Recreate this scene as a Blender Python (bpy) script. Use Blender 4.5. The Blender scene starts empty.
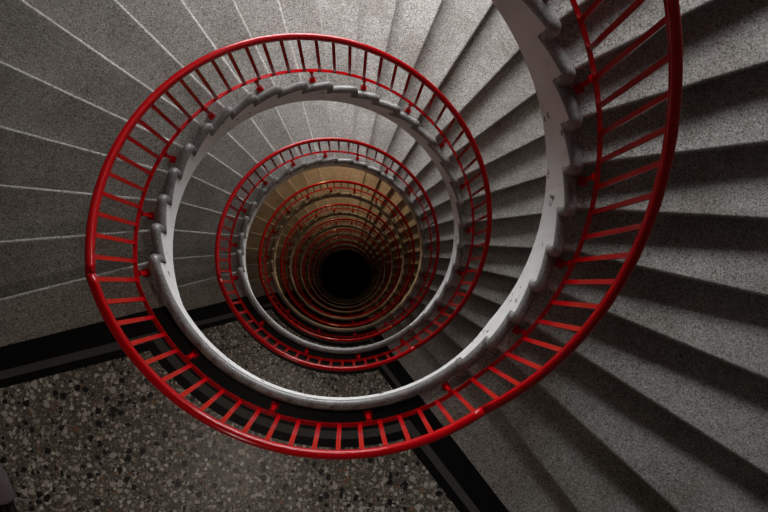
import bpy, math, random
from math import sin, cos, pi, radians as rad, degrees as deg, hypot, atan2, sqrt
from mathutils import Matrix, Vector

random.seed(7)
SC = bpy.context.scene
COL = SC.collection

# ------------------------------------------------------------------ camera, world, light, exposure
H = 3.9                       # storey height
cam_data = bpy.data.cameras.new('camera')
cam = bpy.data.objects.new('camera', cam_data)
COL.objects.link(cam)
cam_data.sensor_width = 36.0
cam_data.lens = 680.0 / 768.0 * 36.0
cam_data.clip_start = 0.02
cam_data.clip_end = 300.0
_rx, _ry = -0.04063389, 0.05496872
_X = Matrix(((1, 0, 0), (0, cos(_rx), -sin(_rx)), (0, sin(_rx), cos(_rx))))
_Y = Matrix(((cos(_ry), 0, sin(_ry)), (0, 1, 0), (-sin(_ry), 0, cos(_ry))))
cam.matrix_world = Matrix.Translation((0.0247, -0.5180, 4.9135)) @ (_Y @ _X).transposed().to_4x4()
SC.camera = cam

world = bpy.data.worlds.new('world')
SC.world = world
world.use_nodes = True
bg = world.node_tree.nodes['Background']
bg.inputs['Color'].default_value = (0.75, 0.82, 1.0, 1)
bg.inputs['Strength'].default_value = 0.012

SC.view_settings.view_transform = 'Standard'
SC.view_settings.look = 'None'
SC.view_settings.gamma = 1.0
SC.view_settings.use_curve_mapping = False
SC.view_settings.exposure = 0.0

# daylight through the tall stair windows (one a storey, in the wall at the back), warm lamps further down
WIN_ANGLE, WIN_HALF = 280.0, 18.0          # degrees, clockwise seen from above
WIN_Z0, WIN_Z1 = -1.0, 0.5               # measured from the landing each flight starts from (top storey: +H)
DAY = {0: 31.0, 1: 24.0, 2: 18.0}             # emission of the panes by storey
WARM = {3: 260.0, 4: 190.0, 5: 130.0, 6: 90.0, 7: 60.0, 8: 40.0, 9: 20.0}   # watts of the wall lamps by storey

LANDING_FILL = {0: 38.0, 1: 32.0, 2: 14.0}   # watts of the fill spots added to brighten the nearest landings

def lamp(name, loc, watts, color, size, kind='POINT'):
    l = bpy.data.lights.new(name, kind)
    l.energy = watts
    l.color = color
    l.shadow_soft_size = size
    o = bpy.data.objects.new(name, l)
    COL.objects.link(o)
    o.location = loc
    return o

# ------------------------------------------------------------------ dimensions
R_IN = 1.366                  # inner face of the stringer
R_CURB, CURB = R_IN + 0.022, 0.038
R_RAIL = 1.491
R_OUT = 4.7
RISE = 0.15
NSTEP = 26
TOPS = -1                     # first storey built: the landing the picture is taken from
LAST = 9

def phi(j):                   # nosing angle, degrees clockwise from image right
    d = 165.6 + 9.83 * j + max(0, j - 8) * .05
    if j in (12, 13, 14):
        d -= 0.7
    return d

RA, RB = 57.0, 161.9          # the railing is level between these

def pos(r, th, z=0.0):        # th in radians, clockwise from above
    return (r * cos(th), -r * sin(th), z)

def tread_z(j):
    return -RISE * j - .04 * min(1.0, j / 2)

def low_drop(td):             # the bottom rail starts down a little before the handrail does
    if td <= 159.7:
        return -H * max(0.0, (51.3 - td) / 251.6)
    return -H * min(1.0, (td - 159.7) / 251.6)

def rail_drop(td):            # td degrees, from RA on
    if td <= RB:
        return 0.0
    return -H * (td - RB) / (360.0 - (RB - RA))

# ------------------------------------------------------------------ mesh helpers
class MB:
    def __init__(self):
        self.v, self.f, self.s = [], [], []
    def vert(self, p):
        self.v.append(tuple(p)); return len(self.v) - 1
    def face(self, idx, smooth=False):
        self.f.append(tuple(idx)); self.s.append(smooth)
    def grid(self, rows, closed=False, smooth=False, caps=False):
        """rows: list of rings of points; bridges them"""
        base = []
        for r in rows:
            base.append([self.vert(p) for p in r])
        n = len(rows[0])
        for a, b in zip(base[:-1], base[1:]):
            for i in range(n if closed else n - 1):
                j = (i + 1) % n
                self.face((a[i], a[j], b[j], b[i]), smooth)
        if caps:
            self.face(tuple(reversed(base[0])))
            self.face(tuple(base[-1]))
    def box(self, c, ax, ay, az):
        c, ax, ay, az = Vector(c), Vector(ax), Vector(ay), Vector(az)
        ids = []
        for k in (-1, 1):
            for (i, j) in ((-1, -1), (1, -1), (1, 1), (-1, 1)):
                ids.append(self.vert(c + ax * i + ay * j + az * k))
        a = ids
        for q in ((3, 2, 1, 0), (4, 5, 6, 7), (0, 1, 5, 4), (1, 2, 6, 5), (2, 3, 7, 6), (3, 0, 4, 7)):
            self.face([a[i] for i in q])
    def build(self, name, mat, parent=None, bevel=0.0):
        me = bpy.data.meshes.new(name)
        me.from_pydata(self.v, [], self.f)
        me.polygons.foreach_set('use_smooth', self.s)
        me.update()
        me.materials.append(mat)
        o = bpy.data.objects.new(name, me)
        COL.objects.link(o)
        if parent:
            o.parent = parent
        if bevel:
            m = o.modifiers.new('edge', 'BEVEL'); m.width = bevel; m.segments = 2; m.limit_method = 'ANGLE'
        return o

def empty(name, loc, label, cat, group=None):
    o = bpy.data.objects.new(name, None)
    COL.objects.link(o)
    o.location = loc
    o.empty_display_size = 0.1
    o['label'] = label
    o['category'] = cat
    if group:
        o['group'] = group
    return o

def copy_tree(o, parent=None):
    c = o.copy()
    COL.objects.link(c)
    c.parent = parent
    for ch in list(o.children):
        copy_tree(ch, c)
    return c

def tube(mb, pts, rad_, n=10, caps=True):
    pts = [Vector(p) for p in pts]
    rows = []
    ref = None
    for i, p in enumerate(pts):
        t = (pts[min(i + 1, len(pts) - 1)] - pts[max(i - 1, 0)]).normalized()
        if ref is None:
            ref = Vector((0, 0, 1)) if abs(t.z) < .9 else Vector((1, 0, 0))
        u = (ref - t * ref.dot(t)).normalized()
        w = t.cross(u)
        ref = u
        r = rad_[i] if isinstance(rad_, (list, tuple)) else rad_
        rows.append([p + (u * cos(2 * pi * k / n) + w * sin(2 * pi * k / n)) * r for k in range(n)])
    mb.grid(rows, closed=True, smooth=True, caps=caps)

def sweep_profile(mb, path, prof):
    """path: list of (point, radial unit, up unit); prof: list of (radial, up)"""
    rows = []
    for p, rr, uu in path:
        p, rr, uu = Vector(p), Vector(rr), Vector(uu)
        rows.append([p + rr * a + uu * b for a, b in prof])
    mb.grid(rows, closed=True, smooth=True, caps=True)

# ------------------------------------------------------------------ materials
def mat(name, build):
    m = bpy.data.materials.new(name)
    m.use_nodes = True
    nt = m.node_tree
    b = nt.nodes['Principled BSDF']
    build(nt, b)
    return m

def node(nt, t, **kw):
    n = nt.nodes.new(t)
    for k, v in kw.items():
        if k in n.inputs.keys():
            n.inputs[k].default_value = v
        else:
            setattr(n, k, v)
    return n

def ramp(nt, stops, interp='LINEAR'):
    n = nt.nodes.new('ShaderNodeValToRGB')
    n.color_ramp.interpolation = interp
    els = n.color_ramp.elements
    while len(els) > 1:
        els.remove(els[-1])
    els[0].position, els[0].color = stops[0][0], (*stops[0][1], 1)
    for p, c in stops[1:]:
        e = els.new(p); e.color = (*c, 1)
    return n

def mix(nt, fac, a, b, blend='MIX'):
    n = nt.nodes.new('ShaderNodeMix')
    n.data_type = 'RGBA'
    n.blend_type = blend
    for sock, v in ((n.inputs[0], fac), (n.inputs[6], a), (n.inputs[7], b)):
        if hasattr(v, 'is_output'):
            nt.links.new(v, sock)
        elif isinstance(v, (int, float)):
            sock.default_value = v
        else:
            sock.default_value = (*v, 1)
    return n.outputs[2]

def bump(nt, b, h, strength, dist=0.005):
    n = nt.nodes.new('ShaderNodeBump')
    n.inputs['Strength'].default_value = strength
    n.inputs['Distance'].default_value = dist
    nt.links.new(h, n.inputs['Height'])
    nt.links.new(n.outputs[0], b.inputs['Normal'])

def g(v):
    return (v, v, v * 0.985)

def granite(nt, b):
    tc = node(nt, 'ShaderNodeTexCoord')
    v = node(nt, 'ShaderNodeTexVoronoi', Scale=150.0)
    nt.links.new(tc.outputs['Object'], v.inputs['Vector'])
    sp = nt.nodes.new('ShaderNodeSeparateColor')
    nt.links.new(v.outputs['Color'], sp.inputs[0])
    r1 = ramp(nt, [(0.0, (.09, .081, .073)), (.13, (.16, .146, .132)), (.22, (.28, .257, .235)), (.62, (.35, .322, .296)), (.86, (.43, .400, .370)), (.97, (.60, .565, .53))], 'LINEAR')
    nt.links.new(sp.outputs[0], r1.inputs[0])
    n = node(nt, 'ShaderNodeTexNoise', Scale=1.7, Detail=6.0, Roughness=.65)
    nt.links.new(tc.outputs['Object'], n.inputs['Vector'])
    r2 = ramp(nt, [(.3, (.66, .63, .6)), (.55, (1, 1, 1)), (.75, (1.0, .98, .96))])
    nt.links.new(n.outputs[0], r2.inputs[0])
    c = mix(nt, 1.0, r1.outputs[0], r2.outputs[0], 'MULTIPLY')
    nt.links.new(c, b.inputs['Base Color'])
    b.inputs['Roughness'].default_value = .8
    b.inputs['Specular IOR Level'].default_value = .2
    n3 = node(nt, 'ShaderNodeTexNoise', Scale=160.0, Detail=3.0)
    nt.links.new(tc.outputs['Object'], n3.inputs['Vector'])
    bump(nt, b, n3.outputs[0], .25, .003)

def coping_stone(nt, b):
    tc = node(nt, 'ShaderNodeTexCoord')
    n = node(nt, 'ShaderNodeTexNoise', Scale=60.0, Detail=5.0, Roughness=.7)
    nt.links.new(tc.outputs['Object'], n.inputs['Vector'])
    r = ramp(nt, [(.3, (.13, .122, .115)), (.5, (.25, .239, .228)), (.7, (.41, .397, .383))])
    nt.links.new(n.outputs[0], r.inputs[0])
    n2 = node(nt, 'ShaderNodeTexNoise', Scale=6.0, Detail=4.0)
    nt.links.new(tc.outputs['Object'], n2.inputs['Vector'])
    r2 = ramp(nt, [(.3, (.7, .68, .66)), (.65, (1, 1, 1))])
    nt.links.new(n2.outputs[0], r2.inputs[0])
    nt.links.new(mix(nt, 1.0, r.outputs[0], r2.outputs[0], 'MULTIPLY'), b.inputs['Base Color'])
    b.inputs['Roughness'].default_value = .36
    bump(nt, b, n.outputs[0], .2, .003)

def terrazzo(nt, b):
    tc = node(nt, 'ShaderNodeTexCoord')
    # warp so that the chips are not round
    nz = node(nt, 'ShaderNodeTexNoise', Scale=30.0, Detail=2.0)
    nt.links.new(tc.outputs['Object'], nz.inputs['Vector'])
    vm = nt.nodes.new('ShaderNodeVectorMath'); vm.operation = 'MULTIPLY_ADD'
    nt.links.new(nz.outputs['Color'], vm.inputs[0])
    vm.inputs[1].default_value = (.034, .034, .034)
    nt.links.new(tc.outputs['Object'], vm.inputs[2])
    def layer(scale, seed, size, choose, cols):
        mp = node(nt, 'ShaderNodeMapping'); mp.inputs['Location'].default_value = (seed, seed * 1.7, seed * .3)
        nt.links.new(vm.outputs[0], mp.inputs['Vector'])
        v = node(nt, 'ShaderNodeTexVoronoi', Scale=scale, Randomness=1.0)
        nt.links.new(mp.outputs[0], v.inputs['Vector'])
        sp = nt.nodes.new('ShaderNodeSeparateColor')
        nt.links.new(v.outputs['Color'], sp.inputs[0])
        lt = nt.nodes.new('ShaderNodeMath'); lt.operation = 'LESS_THAN'
        nt.links.new(v.outputs['Distance'], lt.inputs[0]); lt.inputs[1].default_value = size
        ch = nt.nodes.new('ShaderNodeMath'); ch.operation = 'LESS_THAN'
        nt.links.new(sp.outputs[0], ch.inputs[0]); ch.inputs[1].default_value = choose
        mu = nt.nodes.new('ShaderNodeMath'); mu.operation = 'MULTIPLY'
        nt.links.new(lt.outputs[0], mu.inputs[0]); nt.links.new(ch.outputs[0], mu.inputs[1])
        r = ramp(nt, cols, 'CONSTANT')
        nt.links.new(sp.outputs[1], r.inputs[0])
        return mu.outputs[0], r.outputs[0]
    n = node(nt, 'ShaderNodeTexNoise', Scale=90.0, Detail=4.0)
    nt.links.new(tc.outputs['Object'], n.inputs['Vector'])
    base = ramp(nt, [(.3, (.085, .072, .058)), (.7, (.19, .165, .135))])
    nt.links.new(n.outputs[0], base.inputs[0])
    c = base.outputs[0]
    f0, c0 = layer(75, 1.1, .5, .7, [(0, (.20, .17, .135)), (.35, (.36, .325, .28)), (.7, (.52, .48, .43)), (.9, (.04, .036, .03))])
    c = mix(nt, f0, c, c0)
    f1, c1 = layer(32, 3.3, .44, .72, [(0, (.46, .42, .37)), (.3, (.64, .60, .55)), (.62, (.32, .26, .20)), (.8, (.80, .77, .72)), (.93, (.34, .16, .08))])
    c = mix(nt, f1, c, c1)
    f2, c2 = layer(20, 7.7, .46, .27, [(0, (.008, .008, .008)), (.75, (.62, .58, .53))])
    c = mix(nt, f2, c, c2)
    f3, c3 = layer(36, 9.4, .42, .10, [(0, (.012, .012, .012))])
    c = mix(nt, f3, c, c3)
    nt.links.new(c, b.inputs['Base Color'])
    b.inputs['Roughness'].default_value = .38

def plain(c, rough, noise=0.0, scale=20.0, spec=.5):
    def f(nt, b):
        b.inputs['Roughness'].default_value = rough
        b.inputs['Specular IOR Level'].default_value = spec
        tc = node(nt, 'ShaderNodeTexCoord')
        n = node(nt, 'ShaderNodeTexNoise', Scale=scale, Detail=5.0, Roughness=.65)
        nt.links.new(tc.outputs['Object'], n.inputs['Vector'])
        lo = tuple(x * (1 - noise) for x in c); hi = tuple(min(1, x * (1 + noise)) for x in c)
        r = ramp(nt, [(.3, lo), (.7, hi)])
        nt.links.new(n.outputs[0], r.inputs[0])
        nt.links.new(r.outputs[0], b.inputs['Base Color'])
    return f

def white_paint(nt, b):
    tc = node(nt, 'ShaderNodeTexCoord')
    n = node(nt, 'ShaderNodeTexNoise', Scale=5.0, Detail=6.0, Roughness=.7)
    nt.links.new(tc.outputs['Object'], n.inputs['Vector'])
    r = ramp(nt, [(.3, (.80, .785, .75)), (.6, (.89, .88, .855))])
    nt.links.new(n.outputs[0], r.inputs[0])
    n2 = node(nt, 'ShaderNodeTexNoise', Scale=9.0, Detail=3.0, Roughness=.55)
    mp = node(nt, 'ShaderNodeMapping')
    mp.inputs['Location'].default_value = (.33, .9, .21)
    nt.links.new(tc.outputs['Object'], mp.inputs['Vector'])
    nt.links.new(mp.outputs[0], n2.inputs['Vector'])
    r2 = ramp(nt, [(.662, (0, 0, 0)), (.675, (1, 1, 1))])
    nt.links.new(n2.outputs[0], r2.inputs[0])
    nt.links.new(mix(nt, r2.outputs[0], r.outputs[0], (.13, .115, .10)), b.inputs['Base Color'])
    b.inputs['Roughness'].default_value = .5

def red_paint(nt, b):
    tc = node(nt, 'ShaderNodeTexCoord')
    n = node(nt, 'ShaderNodeTexNoise', Scale=9.0, Detail=5.0, Roughness=.7)
    nt.links.new(tc.outputs['Object'], n.inputs['Vector'])
    r = ramp(nt, [(.3, (.39, .0008, .003)), (.7, (.46, .0014, .005))])
    nt.links.new(n.outputs[0], r.inputs[0])
    nt.links.new(r.outputs[0], b.inputs['Base Color'])
    r2 = ramp(nt, [(.3, (.12, .12, .12)), (.7, (.16, .16, .16))])
    nt.links.new(n.outputs[0], r2.inputs[0])
    nt.links.new(r2.outputs[0], b.inputs['Roughness'])
    b.inputs['Specular IOR Level'].default_value = .3

M_STEP = mat('granolithic step', granite)
M_CURB = mat('worn stone coping', coping_stone)
M_TERR = mat('terrazzo', terrazzo)
M_BLACK = mat('black terrazzo strip', plain((.006, .006, .0065), .5, .3, 60, .15))
M_GREY = mat('grey terrazzo strip', plain((.085, .08, .074), .55, .25, 70, .25))
M_WHITE = mat('white painted stringer', white_paint)
M_RED = mat('red enamel', red_paint)
M_WALL = mat('wall plaster', plain((.11, .095, .075), .8, .06, 3))
M_SOFFIT = mat('soffit plaster', plain((.20, .18, .15), .8, .06, 3))
M_FRAME = mat('window frame paint', plain((.6, .6, .58), .5, .05, 5))
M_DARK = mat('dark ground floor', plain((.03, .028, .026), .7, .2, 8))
M_CLOTH = mat('mauve grey cloth', plain((.20, .165, .175), .9, .18, 120, .1))
M_RIB = mat('dark ribbed knit', plain((.035, .03, .033), .95, .3, 90, .05))
M_STRAP = mat('pale strap', plain((.30, .27, .25), .85, .2, 60, .1))

def emit(name, color, strength):
    m = bpy.data.materials.new(name); m.use_nodes = True
    b = m.node_tree.nodes['Principled BSDF']
    b.inputs['Base Color'].default_value = (.8, .85, .9, 1)
    b.inputs['Roughness'].default_value = .1
    b.inputs['Emission Color'].default_value = (*color, 1)
    b.inputs['Emission Strength'].default_value = strength
    return m

# ------------------------------------------------------------------ the shaft: outer wall with its windows, ground floor
ZTOP, ZBOT = 7.4, -H * (LAST + 1)
def build_wall():
    mb = MB()
    w0, w1 = WIN_ANGLE - WIN_HALF, WIN_ANGLE + WIN_HALF
    ang = sorted(set([i * 6.0 for i in range(61)] + [w0, w1, w0 + 360 if w0 < 0 else w0]))
    zs = {ZTOP, ZBOT}
    holes = []
    for k in DAY:
        base = H * (1 - k)
        zs.update((base + WIN_Z0, base + WIN_Z1)); holes.append((base + WIN_Z0, base + WIN_Z1))
    zs = sorted(zs)
    idx = {}
    for i, a in enumerate(ang):
        for j, z in enumerate(zs):
            idx[i, j] = mb.vert(pos(R_OUT, rad(a), z))
    for i in range(len(ang) - 1):
        for j in range(len(zs) - 1):
            am, zm = (ang[i] + ang[i + 1]) / 2, (zs[j] + zs[j + 1]) / 2
            if w0 < am < w1 and any(a < zm < b for a, b in holes):
                continue
            mb.face((idx[i, j], idx[i + 1, j], idx[i + 1, j + 1], idx[i, j + 1]), True)
    o = mb.build('wall_round', M_WALL)
    o['kind'] = 'structure'
    o['label'] = 'grey plastered round wall enclosing the spiral staircase'
    return o
build_wall()

mb = MB()
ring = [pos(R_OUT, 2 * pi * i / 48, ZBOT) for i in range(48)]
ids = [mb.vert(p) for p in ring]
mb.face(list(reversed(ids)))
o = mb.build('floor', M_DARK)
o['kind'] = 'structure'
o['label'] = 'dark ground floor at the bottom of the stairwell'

def build_window(n, k):
    base = H * (1 - k)
    z0, z1 = base + WIN_Z0, base + WIN_Z1
    a0, a1 = rad(WIN_ANGLE - WIN_HALF), rad(WIN_ANGLE + WIN_HALF)
    mb = MB()
    N = 8
    def arcbar(ra, rb, za, zb, t0, t1, n_):
        rows = []
        for i in range(n_ + 1):
            t = t0 + (t1 - t0) * i / n_
            rows.append([pos(ra, t, za), pos(rb, t, za), pos(rb, t, zb), pos(ra, t, zb)])
        mb.grid(rows, closed=True, caps=True)
    wj = .03 / R_OUT
    arcbar(R_OUT - .04, R_OUT + .08, z0, z0 + .06, a0, a1, N)
    arcbar(R_OUT - .04, R_OUT + .08, z1 - .06, z1, a0, a1, N)
    for t in [a0 + (a1 - a0) * i / 3 for i in range(4)]:
        arcbar(R_OUT - .035, R_OUT + .075, z0 + .06, z1 - .06, t - wj, t + wj, 1)
    fr = mb.build('window_%d' % n, M_FRAME)
    fr['kind'] = 'structure'
    fr['label'] = 'tall stair window in the round wall, daylight behind'
    mp = MB()
    mp.grid([[pos(R_OUT + .03, a0 + (a1 - a0) * i / N, z0), pos(R_OUT + .03, a0 + (a1 - a0) * i / N, z1)] for i in range(N + 1)], smooth=True)
    mp.build('pane', emit('daylit pane', (.93, .965, 1.0), DAY[k]), fr)
for n, k in enumerate(sorted(DAY)):
    build_window(n + 1, k)

for k, w in WARM.items():
    for a in (WIN_ANGLE,):
        x, y, z = pos(R_OUT - .6, rad(a), H * (1 - k) - .1)
        lamp('wall_lamp_light', (x, y, z), w, (1.0, .68, .36), .12)

for k, w in LANDING_FILL.items():  # added fill spot over the landing, no fitting there
    x, y, z = pos(2.75, rad(116), -H * k + 3.2)
    o = lamp('landing_fill_light', (x, y, z), w, (1.0, .89, .76), .12, 'SPOT')
    o.data.spot_size = rad(104)
    o.data.spot_blend = .6

# ------------------------------------------------------------------ landing edges
# straight border lines of the landing: outer line of the wide black strip at each end
def line_angle(P, D, off, nrm, r):
    """angle where the line P + D t shifted by off along nrm meets radius r"""
    px, py = P[0] + nrm[0] * off, P[1] + nrm[1] * off
    bd = px * D[0] + py * D[1]
    t = -bd + sqrt(max(bd * bd - (px * px + py * py) + r * r, 0))
    return (px + D[0] * t, py + D[1] * t)

LEFT_P, LEFT_D = (-1.712, -.784), (-.9701, -.2425)
LEFT_N = (.2425, -.9701)
RIGHT_P, RIGHT_D = (.797, -1.645), (.6097, -.7926)
RIGHT_N = (-.7926, -.6097)

def border_line(off, nA=26):
    """closed outline run: outer end of left line, inner corner, arc, corner, outer end of right line"""
    r = 1.405 + off
    L1 = line_angle(LEFT_P, LEFT_D, off, LEFT_N, R_OUT)
    L0 = line_angle(LEFT_P, LEFT_D, off, LEFT_N, r)
    R0 = line_angle(RIGHT_P, RIGHT_D, off, RIGHT_N, r)
    R1 = line_angle(RIGHT_P, RIGHT_D, off, RIGHT_N, R_OUT)
    tl = atan2(-L0[1], L0[0]) % (2 * pi); tr = atan2(-R0[1], R0[0]) % (2 * pi)
    pts = [L1] + [pos(r, tl + (tr - tl) * i / nA)[:2] for i in range(nA + 1)] + [R1]
    return pts

def strip(o0, o1, name, m, parent, z=0.0):
    mb = MB()
    a, b = border_line(o0), border_line(o1)
    mb.grid([[(*p, z) for p in a], [(*p, z) for p in b]])
    return mb.build(name, m, parent)

def build_landing(k, label):
    root = empty('landing', (0, 0, -H * k), label, 'landing', 'landings around the well')
    # stone slab (edges beyond the border, underside, nosing at the head of the flight)
    mb = MB()
    ta, tb = rad(phi(NSTEP - 1) - 360), rad(phi(0))
    n = 40
    T = .05
    # top between flight lines and the border's outer line (two wedges), simple fan along radius
    for (t_edge, P, D, N_) in ((tb, LEFT_P, LEFT_D, LEFT_N), (ta, RIGHT_P, RIGHT_D, RIGHT_N)):
        rows = []
        for i in range(13):
            r = 1.40 + (R_OUT - 1.40) * i / 12
            q = line_angle(P, D, 0.0, N_, r)
            x, y, _ = pos(r, t_edge)
            back = .06 if t_edge == tb else .05
            rows.append([(x + sin(t_edge) * back, y + cos(t_edge) * back, 0), (q[0], q[1], 0)])
        mb.grid(rows)
    # strip between coping and the black border
    tl = atan2(.66, -1.2); 
    rows = []
    b0 = border_line(0.0)[1:-1]
    for p in b0:
        t = atan2(-p[1], p[0])
        rows.append([pos(1.385, t, 0), (p[0], p[1], 0)])
    mb.grid(rows)
    # nosing and riser at the head of the flight below
    sweep_nosing(mb, 0, 0.0, None)
    mb.build('slab', M_STEP, root)
    # underside
    ms = MB()
    rows = []
    for i in range(n + 1):
        t = ta - .02 + (tb - ta + .04) * i / n
        rows.append([pos(R_IN + .01, t, -.202), pos(R_OUT, t, -.202)])
    ms.grid(rows)
    ms.build('soffit', M_SOFFIT, root)
    o = strip(0.0, .165, 'border_strip', M_BLACK, root); o['label'] = 'wide black border strip'
    o = strip(.165, .222, 'border_strip', M_GREY, root); o['label'] = 'grey border strip'
    o = strip(.222, .282, 'border_strip', M_BLACK, root); o['label'] = 'narrow black border strip'
    # terrazzo field out to the wall
    mt = MB()
    a = border_line(.282)
    A1, B1 = a[0], a[-1]
    t1 = atan2(-A1[1], A1[0]) % (2 * pi); t2 = atan2(-B1[1], B1[0]) % (2 * pi)
    outer = [pos(R_OUT, t1 + (t2 - t1) * i / (len(a) - 3))[:2] for i in range(len(a) - 2)]
    inner = a[1:-1]
    rows = []
    for s in range(9):
        w = s / 8
        rows.append([(p[0] * (1 - w) + q[0] * w, p[1] * (1 - w) + q[1] * w, 0) for p, q in zip(inner, outer)])
    mt.grid(rows)
    mt.build('terrazzo_panel', M_TERR, root)
    # coping roll and white stringer
    mc = MB()
    pts = curb_path(rad(phi(NSTEP - 1) - 360) - .02, rad(phi(0)), 0.0, -RISE, 40)
    tube(mc, pts, CURB, 12)
    mc.build('coping', M_CURB, root)
    return root

def sweep_nosing(mb, j, z, back):
    """tread and riser of nosing j along the radius; back(r) = angle of the back edge or None"""
    rows = []
    nr = 10
    for i in range(nr + 1):
        r = 1.39 + (R_OUT - 1.39) * i / nr
        t = rad(phi(j))
        tx, ty = -sin(t), -cos(t)            # direction of descent
        def P(s, zz):
            x, y, _ = pos(r, t)
            return (x + tx * s, y + ty * s, zz)
        row = []
        if back is not None:
            tb = back
            x, y, _ = pos(r, tb)
            bx, by = -sin(tb), -cos(tb)
            row.append((x - bx * .055, y - by * .055, z))
            for w in (.33, .66):
                q = pos(r, tb + (t - tb) * w); row.append((q[0], q[1], z))
        else:
            row.append(P(-.06, z))
        rr = .021
        for a in range(7):
            aa = pi / 2 - pi * a / 6
            row.append(P(-rr + rr * cos(aa), z - rr + rr * sin(aa)))
        row.append(P(-.03, z - 2 * rr))
        row.append(P(-.03, z - RISE))
        rows.append(row)
    mb.grid(rows)
    # smooth only the bullnose
    n = len(rows[0]) - 1
    cnt = nr * n
    for q in range(cnt):
        c = q % n
        off = 0 if back is None else 2
        if off + 1 <= c <= off + 6:
            mb.s[len(mb.s) - cnt + q] = True

def curb_path(t0, t1, z, dz, n):
    pts = []
    zc = z - .006
    te = t1 + .012
    for i in range(n + 1):
        t = t0 + (te - .026 - t0) * i / n
        pts.append(pos(R_CURB, t, zc))
    rc = .028
    for a in (25, 50, 75, 90):
        A = rad(a)
        pts.append(pos(R_CURB, te - .026 + rc * sin(A) / R_CURB, zc - rc + rc * cos(A)))
    pts.append(pos(R_CURB, te - .026 + rc / R_CURB - .004, zc + dz + .01))
    return pts

# ------------------------------------------------------------------ flights
def soffit_z(td):
    """bottom of stair at angle td (35..395), below the landing it starts from"""
    a, b = 35.4, 150.1
    if td <= b:
        return -.2113
    return -.2113 - H * min(1.0, (td - b) / (360 - (b - a)))

def build_flight(k, label):
    root = empty('stair_flight', (0, 0, -H * k), label, 'staircase', 'flights of stairs winding down the well')
    for j in range(1, NSTEP):
        z = tread_z(j)
        mb = MB()
        sweep_nosing(mb, j, z, rad(phi(j - 1)))
        st = mb.build('step', M_STEP, root)
        mc = MB()
        tube(mc, curb_path(rad(phi(j - 1)) - .02, rad(phi(j)), z, -RISE, 7), CURB, 12)
        mc.build('coping', M_CURB, st)
    # white stringer: from the start of the landing to the foot of the flight
    mb = MB()
    segs = [(phi(NSTEP - 1) - 360, phi(0), 0.0)] + [(phi(j - 1), phi(j), tread_z(j)) for j in range(1, NSTEP)]
    inner, outer_ = [], []
    for (d0, d1, z) in segs:
        m = max(2, int((d1 - d0) / 3))
        for i in range(m + 1):
            d = d0 + (d1 - d0) * i / m
            zl = soffit_z(d)
            inner.append((pos(R_IN, rad(d), zl), pos(R_IN, rad(d), z - .042)))
            outer_.append((pos(R_IN + .06, rad(d), zl), pos(R_IN + .06, rad(d), z - .042)))
    rows = [[a[0], a[1], b[1], b[0]] for a, b in zip(inner, outer_)]
    mb.grid(rows, closed=True, caps=True)
    mb.build('stringer', M_WHITE, root)
    # sloping underside
    ms = MB()
    rows = []
    for i in range(91):
        d = 148 + (411 - 148) * i / 90
        rows.append([pos(R_IN + .01, rad(d), soffit_z(d) + .004), pos(R_OUT, rad(d), soffit_z(d) + .004)])
    ms.grid(rows, smooth=True)
    ms.build('soffit', M_SOFFIT, root)
    return root

# ------------------------------------------------------------------ railing
RAIL_Z, LOW_Z = 1.0, .183
def rail_pt(td, dz, drop):
    return pos(R_RAIL, rad(td), dz + drop(td))

def rail_path(d0, d1, dz, n, drop):
    out = []
    for i in range(n + 1):
        d = d0 + (d1 - d0) * i / n
        t = rad(d)
        out.append((rail_pt(d, dz, drop), (cos(t), -sin(t), 0), (0, 0, 1)))
    return out

PROF_HAND = [(.025 * cos(a), .004 + .022 * sin(a)) for a in [pi * i / 10 for i in range(11)]] + \
            [(-.025, -.007), (-.019, -.011), (-.019, -.018), (-.023, -.021), (-.023, -.030), (.023, -.030), (.023, -.021), (.019, -.018), (.019, -.011), (.025, -.007)]
PROF_LOW = [(-.014, -.007), (.014, -.007), (.014, .007), (-.014, .007)]

def lerp_table(td):
    T = [(50, 0), (162, 0), (187, -.7), (214, -.8), (256, -1.6), (331, -1.5), (391, -.9), (425, -.2)]
    for (a, va), (b, vb) in zip(T[:-1], T[1:]):
        if a <= td <= b:
            return va + (vb - va) * (td - a) / (b - a)
    return 0.0

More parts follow.
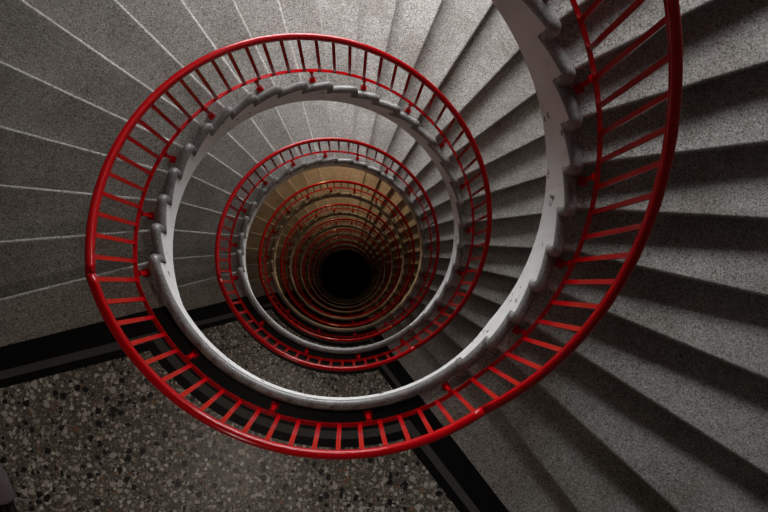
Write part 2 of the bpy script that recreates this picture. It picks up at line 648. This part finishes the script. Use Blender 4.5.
def build_railing(k, label):
    root = empty('stair_railing', (0, 0, -H * k), label, 'railing', 'red railings spiralling down the well')
    for (d0, d1, n) in ((RA, RB, 44), (RB, RA + 360, 110)):
        mb = MB()
        sweep_profile(mb, rail_path(d0, d1, RAIL_Z, n, rail_drop), PROF_HAND)
        mb.build('handrail', M_RED, root)
        mb = MB()
        path = rail_path(d0, d1, LOW_Z, n, low_drop)
        rows = [[Vector(p) + Vector(r_) * a + Vector(u) * b for a, b in PROF_LOW] for p, r_, u in path]
        mb.grid(rows, closed=True, caps=True)
        mb.build('bottom_rail', M_RED, root)
    step = 360.0 / 67
    d = 101.7 - 8 * step
    for i in range(67):
        td = d + i * step
        td += lerp_table(td)
        t = rad(td)
        zb, zt = LOW_Z + low_drop(td), RAIL_Z + rail_drop(td) - .022
        mb = MB()
        mb.box(pos(R_RAIL, t, (zb + zt) / 2), Vector((cos(t), -sin(t), 0)) * .007, Vector((-sin(t), -cos(t), 0)) * .0145, (0, 0, (zt - zb) / 2))
        mb.build('baluster', M_RED, root)
    for td in [59.5, 83.0, 109.3, 136.0, 162.5] + [180.0 + 19.55 * i for i in range(12)]:
        t = rad(td)
        zr = LOW_Z + low_drop(td)
        # floor under the bracket
        if td <= phi(0):
            zf = 0.0
        else:
            j = next(q for q in range(1, NSTEP + 1) if phi(q) >= td or q == NSTEP)
            zf = tread_z(j) if j < NSTEP else -H
        er, et = Vector((cos(t), -sin(t), 0)), Vector((-sin(t), -cos(t), 0))
        mb = MB()
        p0 = Vector(pos(R_RAIL - .004, t, zr - .004)); p1 = Vector(pos(R_RAIL - .03, t, zf + .008))
        up = (p0 - p1); L = up.length; up.normalize()
        side = et
        oth = up.cross(side).normalized()
        mb.box((p0 + p1) / 2, oth * .011, side * .013, up * (L / 2))
        mb.box(Vector(pos(R_RAIL - .03, t, zf + .006)), er * .024, et * .028, (0, 0, .006))
        mb.box(Vector(pos(R_RAIL - .01, t, zr - .012)), er * .02, et * .02, (0, 0, .006))
        mb.build('bracket', M_RED, root)
    return root

ORD = {-1: 'nearest', 0: 'first', 1: 'second', 2: 'third', 3: 'fourth', 4: 'fifth', 5: 'sixth', 6: 'seventh', 7: 'eighth', 8: 'ninth', 9: 'tenth'}
def where(k):
    return {0: 'with the largest ring around the well', 1: 'one storey below the largest', 2: 'two storeys below the largest',
            3: 'three storeys below the largest', 4: 'four storeys below the largest', 5: 'five storeys below the largest',
            6: 'six storeys below the largest', 7: 'seven storeys below the largest', 8: 'eight storeys below the largest',
            9: 'lowest of all, by the black bottom', -1: ''}[k]

def light_word(k):
    return 'grey' if k < 2 else ('lamplit brown' if k < 5 else 'dim')

def lab_flight(k):
    if k == -1:
        return 'nearest flight of grey stone steps, dark shadows under nosings, above the speckled landing'
    if k == LAST:
        return 'lowest flight of steps in the dark at the bottom of the well'
    return '%s flight of %s stone steps down the well, %s landing' % (ORD[k], light_word(k), {0: 'below the largest'}.get(k, 'below the ' + ORD[k]))
def lab_landing(k):
    if k == -1:
        return 'upper landing the picture is taken from, above the nearest flight'
    if k == 0:
        return 'largest black-bordered terrazzo landing, at the foot of the nearest flight'
    return '%s terrazzo landing down the well, %s landing' % (ORD[k], where(k))
def lab_rail(k):
    if k == -1:
        return 'dark red railing of the nearest flight, sweeping past the frame edge'
    if k == 0:
        return 'bright red railing of the largest ring, with barred landing section'
    return '%s ring of red railing down the well, %s' % (ORD[k], where(k))

fl = build_flight(-1, lab_flight(-1))
la = build_landing(-1, lab_landing(-1))
ra = build_railing(-1, lab_rail(-1))
for k in range(0, LAST + 1):
    for src, lab in ((fl, lab_flight), (la, lab_landing), (ra, lab_rail)):
        c = copy_tree(src)
        c.location = (0, 0, -H * k)
        c['label'] = lab(k)

# ------------------------------------------------------------------ a folded garment on the landing, its corner at the picture's edge
def build_cloth():
    root = empty('folded_garment', (-2.36, -1.938, 0.0), 'mauve-grey folded cloth lying on the terrazzo landing, only its corner in view', 'clothing')
    mb = MB()
    # upper layer: soft pad with a rounded corner towards the right
    outline = [(-.55, .40), (-.10, .30), (.03, .12), (.105, -.045), (.06, -.085), (-.05, -.11), (-.55, -.22)]
    cx, cy = -.25, .08
    rows = []
    for (s, z) in ((1.0, .002), (1.02, .02), (.98, .042), (.9, .055), (.5, .062), (.05, .066)):
        rows.append([(cx + (x - cx) * s, cy + (y - cy) * s, z + .004 * sin(9 * x + 5 * y)) for x, y in outline])
    mb.grid(rows, closed=True, smooth=True)
    mb.build('body_panel', M_CLOTH, root)
    # ribbed dark hem under it
    mr = MB()
    for i in range(9):
        a = (-.30 + .045 * i, -.175 + .012 * i)
        b = (-.22 + .05 * i, -.45)
        tube(mr, [(a[0], a[1], .012), ((a[0] + b[0]) / 2 + .01, (a[1] + b[1]) / 2, .026), (b[0], b[1], .012)], .021, 8)
    o = mr.build('ribbed_hem', M_RIB, root)
    mt = MB()
    tube(mt, [(.085, -.05, .03), (.13, -.062, .016), (.175, -.075, .012), (.2, -.07, .012)], [.010, .009, .008, .007], 8)
    mt.build('drawcord', M_STRAP, root)
build_cloth()
